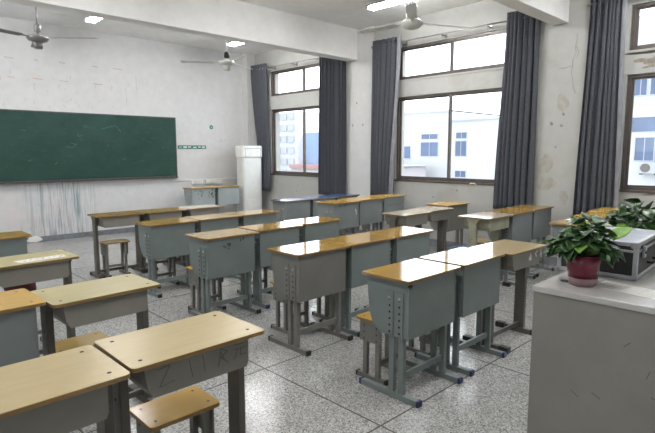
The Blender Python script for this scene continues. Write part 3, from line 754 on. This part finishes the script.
# things lying on desks and stools
def loose(name, label, cat, pts, z, h, mat, wr=0):
    m = MB(); m.prism(pts, 2, 0, h)
    o = obj(name, m, mat, None, (0, 0, z)); return tag(o, label, cat)
t = thing('paper_strip', 'torn white paper strip lying on the pale desk at the left', 'paper', (1.03, 4.03, .7955), R_(5))
obj('sheet', MB().prism([(-.16, -.05), (-.09, -.062), (-.02, -.05), (.06, -.06), (.15, -.045), (.165, .03), (.10, .045), (.03, .038), (-.05, .05), (-.11, .04), (-.165, .045)], 2, 0, .0012), 'paper', t)
obj('print', strokes([[(-.12+.04*k, -.02+.01*(k % 3)), (-.10+.04*k, .0+.012*(k % 2))] for k in range(7)], 'z', .0012, .008, .0004), 'lining', t)
t = thing('paper_sheet', 'white sheet of paper on the desk behind the potted plant', 'paper', (5.60, 1.99, .8455), R_(-6))
obj('sheet', MB().prism([(-.13, -.095), (.13, -.095), (.13, .095), (-.13, .095)], 2, 0, .003), 'paper', t)
t = thing('bag', 'small dark maroon bag slumped on the stool behind the paper strip desk', 'bag', (.99, 4.47, .44))
bm2 = bmesh.new(); bmesh.ops.create_icosphere(bm2, subdivisions=3, radius=1)
for v in bm2.verts:
    n = v.co.copy(); k = 1+.08*math.sin(5*n.x+3*n.z)+.06*math.sin(9*n.y)
    v.co = Vector((n.x*.11*k, n.y*.08*k, (max(n.z, -.8)+.8)*.105*k))
    v.co.z = max(v.co.z, 0)
for f in bm2.faces: f.smooth = True
m = MB(); m.merge(bm2); obj('pouch', m, 'maroon', t)
obj('strap', MB().tube([(-.08, 0, .15), (-.05, -.01, .20), (0, -.015, .215), (.05, -.01, .20), (.08, 0, .15)], .008), 'maroon', t)

# ------------------------------------------------------------------ control cabinet with plants and case
PX0, PX1, PY0, PY1, PZ = 2.06, 3.25, -.45, .906, 1.0
t = thing('control_cabinet', 'large grey steel teacher cabinet in the right foreground', 'cabinet', (2.65, .23, 0))
ox, oy = -2.65, -.23
slab = MB().box((PX0+ox, PY0+oy, PZ-.026), (PX1+ox, PY1+oy, PZ), bev=.004)
so = obj('worktop', slab, 'podium_top', t)
obj('carcass', MB().box((PX0+.006+ox, PY0+.02+oy, .04), (PX1-.02+ox, PY1-.006+oy, PZ-.026), bev=.003), 'podium', t)
obj('plinth', MB().box((PX0+.05+ox, PY0+.05+oy, 0), (PX1-.05+ox, PY1-.05+oy, .04)), 'cap_black', t)
obj('cable_hole', MB().cyl((2.232+ox, .832+oy, PZ-.002), (2.232+ox, .832+oy, PZ+.0008), .024, n=24, mi=0), 'hole', so)
for pl in ([[(.40+oy, .70), (.43+oy, .66), (.45+oy, .665)], [(.62+oy, .60), (.65+oy, .615)], [(.70+oy, .58), (.73+oy, .60)], [(.42+oy, .78), (.40+oy, .82)], [(.55+oy, .83), (.53+oy, .85)], [(.47+oy, .73), (.46+oy, .76)], [(.35+oy, .86), (.33+oy, .84)]]):
    obj('scratch', strokes([pl], 'x-', PX0+.006+ox, .003, .0006), 'scuff_dark', t)

t = thing('paper_sheet', 'printed form lying flat on the grey cabinet in front of the case', 'paper', (2.27, .60, PZ), R_(82))
obj('sheet', MB().prism([(-.125, -.07), (.125, -.07), (.125, .07), (-.125, .07)], 2, .0, .0012), 'form_paper', t)
gl = [[(-.11, y), (.11, y)] for y in (-.055, -.03, -.005, .02, .045)]+[[(x, -.055), (x, .045)] for x in (-.11, -.05, .02, .07, .11)]
obj('form_lines', strokes(gl, 'z', .0012, .0016, .0003), 'pencil', t)

def leaf_bm(size, fold=.25, droop=.35, nl=7):
    """heart shaped leaf in local coordinates: base at origin, tip along +x"""
    bm2 = bmesh.new(); rows = []
    for i in range(nl+1):
        s = i/nl; w = .60*math.sin(PI*min(1, (s*.90+.12)))**.7*(1-.50*s) if i < nl else 0.0
        x = s-.06*(1 if i == 0 else 0)
        zc = .16*s-droop*s*s
        rows.append([Vector((x-(.10 if i == 0 else 0), -w, zc+fold*w)), Vector((x, -w*.5, zc+fold*w*.45)), Vector((x, 0, zc)), Vector((x, w*.5, zc+fold*w*.45)), Vector((x-(.10 if i == 0 else 0), w, zc+fold*w))])
    V = [[bm2.verts.new(p*size) for p in r_] for r_ in rows]
    for i in range(nl):
        for j in range(4):
            f = bm2.faces.new((V[i][j], V[i+1][j], V[i+1][j+1], V[i][j+1])); f.smooth = True
    bmesh.ops.remove_doubles(bm2, verts=bm2.verts[:], dist=1e-5)
    return bm2
def plant(loc, label, seed, potr=(.049, .062), poth=.118, n=84, spread=(.19, .19), hz=.15, bright=None, pot='burgundy', low=.0, lsz=(.055, .095)):
    t = thing('potted_plant', label, 'plant', loc, group='potted plants'); r = random.Random(seed)
    z0 = .022
    if pot == 'burgundy':
        obj('pot_base', MB().lathe([(0, 0), (potr[0]-.002, 0), (potr[0], .006), (potr[0]+.003, z0+.012), (0, z0+.012)], (0, 0, 0)), 'clear', t)
    pm = MB().lathe([(0, z0+.012 if pot == 'burgundy' else 0), (potr[0]+.003, z0+.012 if pot == 'burgundy' else 0), (potr[1], poth), (potr[1]-.004, poth+.002), (potr[1]-.006, poth-.012), (0, poth-.012)], (0, 0, 0))
    obj('pot', pm, pot, t)
    obj('soil', MB().cyl((0, 0, poth-.013), (0, 0, poth-.006), potr[1]-.007, n=24), 'soil', t)
    fm, st, lt = MB(), MB(), MB()
    for k in range(n):
        a = r.uniform(0, 2*PI); q = math.sqrt(r.uniform(.03, 1)); el = r.random()
        px, py = spread[0]*q*.72*math.cos(a), spread[1]*q*.72*math.sin(a)
        h = poth+low+(hz-low)*(1-q*q*.85)*(.45+.6*el) + (.02 if q < .6 else -.015*el)
        size = r.uniform(*lsz)
        pit = .55-1.05*q+r.uniform(-.35, .3)
        rot = Matrix.Rotation(a+r.uniform(-.7, .7), 3, 'Z') @ Matrix.Rotation(-pit, 3, 'Y') @ Matrix.Rotation(r.uniform(-.6, .6), 3, 'X')
        b = leaf_bm(size, r.uniform(.12, .4), r.uniform(.15, .55))
        for v in b.verts: v.co = rot @ v.co+Vector((px, py, h))
        (lt if r.random() < .10 else fm).merge(b)
        if k % 2 == 0:
            st.tube([(px*.12, py*.12, poth-.01), (px*.55, py*.55, poth+(h-poth)*.7), (px, py, h)], .0022, 6)
    for bx in (bright or []):
        b = leaf_bm(bx[6], .12, .12); rot = Matrix.Rotation(bx[3], 3, 'Z') @ Matrix.Rotation(-bx[4], 3, 'Y') @ Matrix.Rotation(bx[5], 3, 'X')
        for v in b.verts: v.co = rot @ v.co+Vector(bx[:3])
        lt.merge(b); st.tube([(bx[0]*.1, bx[1]*.1, poth-.01), (bx[0]*.6, bx[1]*.6, bx[2]*.85), bx[:3]], .003, 6)
    for m, nm, mt in ((fm, 'foliage', 'leaf'), (lt, 'young_foliage', 'leaf_light')):
        for f in m.bm.faces: f.smooth = True
        o = obj(nm, m, mt, t); s = o.modifiers.new('s', 'SOLIDIFY'); s.thickness = .0012
    obj('stem', st, 'stem', t)
    return t
plant((2.225, .765, PZ), 'leafy green plant in a burgundy pot on the grey cabinet corner', 4, n=120, spread=(.15, .15), hz=.125, low=.012, potr=(.054, .070), poth=.126, lsz=(.045, .068),
      bright=[(.05, -.09, .205, R_(-50), .45, .25, .085), (-.09, .11, .18, R_(130), -.2, .3, .06)])
plant((3.14, .80, PZ), 'leafy green plant behind the aluminium case on the grey cabinet', 9, n=84, spread=(.22, .22), hz=.15, pot='white_plastic', bright=[(.02, .05, .25, R_(100), .3, .1, .08)])

# aluminium flight case
cx0, cx1, cy0, cy1, cz = 2.45, 2.925, .615, .945, .165
t = thing('flight_case', 'black aluminium edged equipment case on the grey cabinet behind the pot', 'case', ((cx0+cx1)/2-.02, (cy0+cy1)/2+.018, PZ+.0006), R_(3))
hx, hy = (cx1-cx0)/2, (cy1-cy0)/2; e = .019
obj('shell', MB().box((-hx+.004, -hy+.004, .004), (hx-.004, hy-.004, cz-.004)), 'case_black', t)
obj('lid_panel', MB().box((-hx+e, -hy+e, cz-.006), (hx-e, hy-e, cz-.002)), 'case_top', t)
m = MB()
for sx in (-1, 1):
    for sy in (-1, 1):
        m.box(tuple(sorted((sx*hx, sx*(hx-e)))[0:1])+(min(sy*hy, sy*(hy-e)), 0), (max(sx*hx, sx*(hx-e)), max(sy*hy, sy*(hy-e)), cz), bev=.003)
for sy in (-1, 1):
    for z in (0, cz-e, cz*.72): m.box((-hx, min(sy*hy, sy*(hy-(e if z != cz*.72 else .006))), z), (hx, max(sy*hy, sy*(hy-(e if z != cz*.72 else .006))), z+(e if z != cz*.72 else .012)), bev=.003)
for sx in (-1, 1):
    for z in (0, cz-e, cz*.72): m.box((min(sx*hx, sx*(hx-(e if z != cz*.72 else .006))), -hy, z), (max(sx*hx, sx*(hx-(e if z != cz*.72 else .006))), hy, z+(e if z != cz*.72 else .012)), bev=.003)
obj('edge_trim', m, 'alu', t)
for x in (-hx*.62, hx*.62):
    lt = obj('latch', MB().box((x-.018, -hy-.010, cz*.55), (x+.018, -hy, cz*.70), bev=.002).box((x-.014, -hy-.012, cz*.74), (x+.014, -hy, cz*.86), bev=.002), 'alu', t)
    obj('catch', MB().cyl((x-.012, -hy-.012, cz*.69), (x+.012, -hy-.012, cz*.69), .004, n=10), 'cap_black', lt)
for sx in (-1, 1):
    for sy in (-1, 1): obj('corner_cap', MB().box((min(sx*(hx+.002), sx*(hx-.03)), min(sy*(hy+.002), sy*(hy-.03)), cz-.028), (max(sx*(hx+.002), sx*(hx-.03)), max(sy*(hy+.002), sy*(hy-.03)), cz+.002), bev=.006), 'alu', t)
obj('handle', MB().tube([(-.06, -hy, cz*.35), (-.055, -hy-.02, cz*.33), (.055, -hy-.02, cz*.33), (.06, -hy, cz*.35)], .006), 'cap_black', t)

# ------------------------------------------------------------------ outside
gz = -9.5
o = struct('ground', MB().box((7.6, -60, gz-.3), (170, 190, gz)), 'tar')
def building(name, label, loc, walls, wins, wallmat='concrete_white', roofs=(), glass='blue_glass', extra=None):
    t = thing(name, label, 'building', loc); lx, ly, lz = loc
    for a, b, mt in walls: obj('wall', MB().box(tuple(a[i]-loc[i] for i in range(3)), tuple(b[i]-loc[i] for i in range(3))), mt, t)
    for a, b, mt in roofs: obj('roof', MB().box(tuple(a[i]-loc[i] for i in range(3)), tuple(b[i]-loc[i] for i in range(3))), mt, t)
    for x, y0, y1, z0, z1 in wins:
        f = obj('window', MB().box((x-.06-lx, y0-ly-.06, z0-lz-.06), (x+.1-lx, y1-ly+.06, z0-lz)).box((x-.06-lx, y0-ly-.06, z1-lz), (x+.1-lx, y1-ly+.06, z1-lz+.06)).box((x-.06-lx, y0-ly-.06, z0-lz), (x+.1-lx, y0-ly, z1-lz)).box((x-.06-lx, y1-ly, z0-lz), (x+.1-lx, y1-ly+.06, z1-lz)).box((x-.05-lx, (y0+y1)/2-ly-.018, z0-lz), (x+.1-lx, (y0+y1)/2-ly+.018, z1-lz)), 'haze_grey', t)
        obj('pane', MB().box((x-.03-lx, y0-ly, z0-lz), (x+.1-lx, y1-ly, z1-lz)), glass, f)
    if extra: extra(t)
    return t
# white block opposite the middle window
B = 35.
wn = [(B, 23.55, 25.1, 2.62, 3.0), (B, 23.5, 25.15, 1.25, 2.35), (B, 20.95, 21.85, 2.62, 3.05), (B, 20.95, 21.9, 1.27, 2.40), (B, 26.2, 27.6, 1.05, 2.05), (B, 20.95, 21.85, -.35, .12)]
building('building', 'white block with small blue windows seen through the middle window', (40, 22, gz),
         [((B, 22.4, gz), (48, 34, 4.8), 'concrete_white'), ((B, 14.2, gz), (48, 22.4, 4.05), 'concrete_white')], wn,
         roofs=[((B-.2, 22.4, 4.72), (48, 34, 4.85), 'haze_grey'), ((B-.25, 14.2, 3.95), (48, 22.3, 4.08), 'haze_grey')])
t = thing('annex_building', 'low pinkish grey annex in front of the white block', 'building', (32, 26, gz))
obj('wall', MB().box((-1.5, -.2, 0), (2, 4, -gz+.5)), 'pink_grey', t)
obj('turret', MB().box((-1.2, -2.4, 0), (1.5, -.9, -gz+.45)), 'pink_grey', t)
obj('roof', MB().box((-1.6, -2.6, -gz+.5), (2.2, 4.1, -gz+.56)), 'haze_grey', t)
# wing opposite the right hand window with bands of blue glazing and an outdoor unit
wn = [(B, 3.5, 5.8, 4.9, 6.7), (B, 6.2, 8.9, 4.9, 6.7), (B, 9.1, 9.75, 4.9, 6.7), (B, 3.5, 9.9, 2.75, 3.6), (B, 8.5, 9.5, 1.05, 2.4), (B, 6.9, 8.35, 1.05, 2.4), (B, 4.8, 6.6, 1.05, 2.4), (B, 3.5, 9.6, -1.6, -.6)]
building('building', 'white wing with rows of blue windows seen through the right hand window', (40, 6, gz),
         [((B, -14, gz), (46, 11.5, 9.5), 'concrete_white')], wn)
t = thing('outdoor_unit', 'white outdoor air conditioner unit on the wing opposite', 'air conditioner', (34.55, 8.6, .3))
obj('casing', MB().box((-.3, -.45, 0), (.3, .45, .65), bev=.02), 'haze_grey', t)
obj('fan_grille', MB().cyl((-.315, .1, .33), (-.3, .1, .33), .26, n=24), 'pencil', t)
obj('bracket', MB().box((-.3, -.4, -.08), (.44, -.36, 0)).box((-.3, .36, -.08), (.44, .4, 0)), 'pencil', t)
# distant blocks through the far window
wn = []
for fl in range(6):
    for k in range(6): wn.append((79.7, 94.2+k*2.6, 95.9+k*2.6, -4.0+fl*2.7, -2.6+fl*2.7))
building('apartment_building', 'pale apartment block with bands of windows beyond the far window', (86, 101, gz), [((80, 93.2, gz), (92, 112, 11.2), 'concrete_white')], wn, glass='haze_grey')
t = building('hall', 'pale blue hall with pink roof beyond the far window', (84, 84, gz), [((82, 72, gz), (92, 93, 6.2), 'blue_sheet'), ((78, 72, gz), (81.8, 93, -2.0), 'pink_grey')], [], roofs=[((77.5, 72, -2.0), (81.8, 93.2, -1.2), 'roof_pink')])

# ------------------------------------------------------------------ light
w = bpy.data.worlds.new('World'); SC.world = w; w.use_nodes = True
nt = w.node_tree; nd = nt.nodes; bg = nd['Background']
SKY_R, SKY_L, EXPO = 1.75, .6, 1.87
tc = nd.new('ShaderNodeTexCoord'); sp = nd.new('ShaderNodeSeparateXYZ'); nt.links.new(tc.outputs['Generated'], sp.inputs[0])
mr = nd.new('ShaderNodeMapRange'); mr.interpolation_type = 'SMOOTHSTEP'
mr.inputs['From Min'].default_value = -.25; mr.inputs['From Max'].default_value = .5
mr.inputs['To Min'].default_value = SKY_L; mr.inputs['To Max'].default_value = SKY_R
nt.links.new(sp.outputs['X'], mr.inputs['Value']); nt.links.new(mr.outputs['Result'], bg.inputs['Strength'])
bg.inputs['Color'].default_value = (.91, .96, 1.0, 1)
def portal(x, y0, y1, z0, z1, sgn):
    l = bpy.data.lights.new('window_portal', 'AREA'); l.shape = 'RECTANGLE'; l.size = z1-z0; l.size_y = y1-y0
    l.cycles.is_portal = True
    o = bpy.data.objects.new('window_portal', l); C.objects.link(o)
    o.location = (x, (y0+y1)/2, (z0+z1)/2); o.rotation_euler = (0, sgn*PI/2, 0)
for y0, y1 in WY:
    for z0, z1 in (ZLO, ZHI): portal(XW+.2, y0, y1, z0, z1, 1)
for y0, y1 in WLY: portal(XL-.2, y0, y1, 1.5, 2.9, -1)

# ------------------------------------------------------------------ camera
YAW, PIT, ROLL, FPX = .80266428, .1243887, -.00150602, 511.5527
Fv = Vector((math.cos(YAW)*math.cos(PIT), math.sin(YAW)*math.cos(PIT), -math.sin(PIT)))
r0 = Vector((math.sin(YAW), -math.cos(YAW), 0)); u0 = r0.cross(Fv)
rv = math.cos(ROLL)*r0+math.sin(ROLL)*u0; uv = -math.sin(ROLL)*r0+math.cos(ROLL)*u0
cam = bpy.data.cameras.new('Camera'); co = bpy.data.objects.new('Camera', cam); C.objects.link(co)
cam.sensor_width = 36; cam.lens = FPX/655*36; cam.clip_start = .05; cam.clip_end = 500
mt = Matrix((rv, uv, -Fv)).transposed().to_4x4(); mt.translation = (0, 0, 1.55); co.matrix_world = mt
SC.camera = co
SC.view_settings.view_transform = 'Standard'; SC.view_settings.look = 'None'
SC.view_settings.exposure = EXPO; SC.view_settings.gamma = 1; SC.view_settings.use_curve_mapping = False
SC.cycles.use_denoising = True; SC.cycles.max_bounces = 10; SC.cycles.diffuse_bounces = 6; SC.cycles.transparent_max_bounces = 16
SC.cycles.sample_clamp_indirect = 8
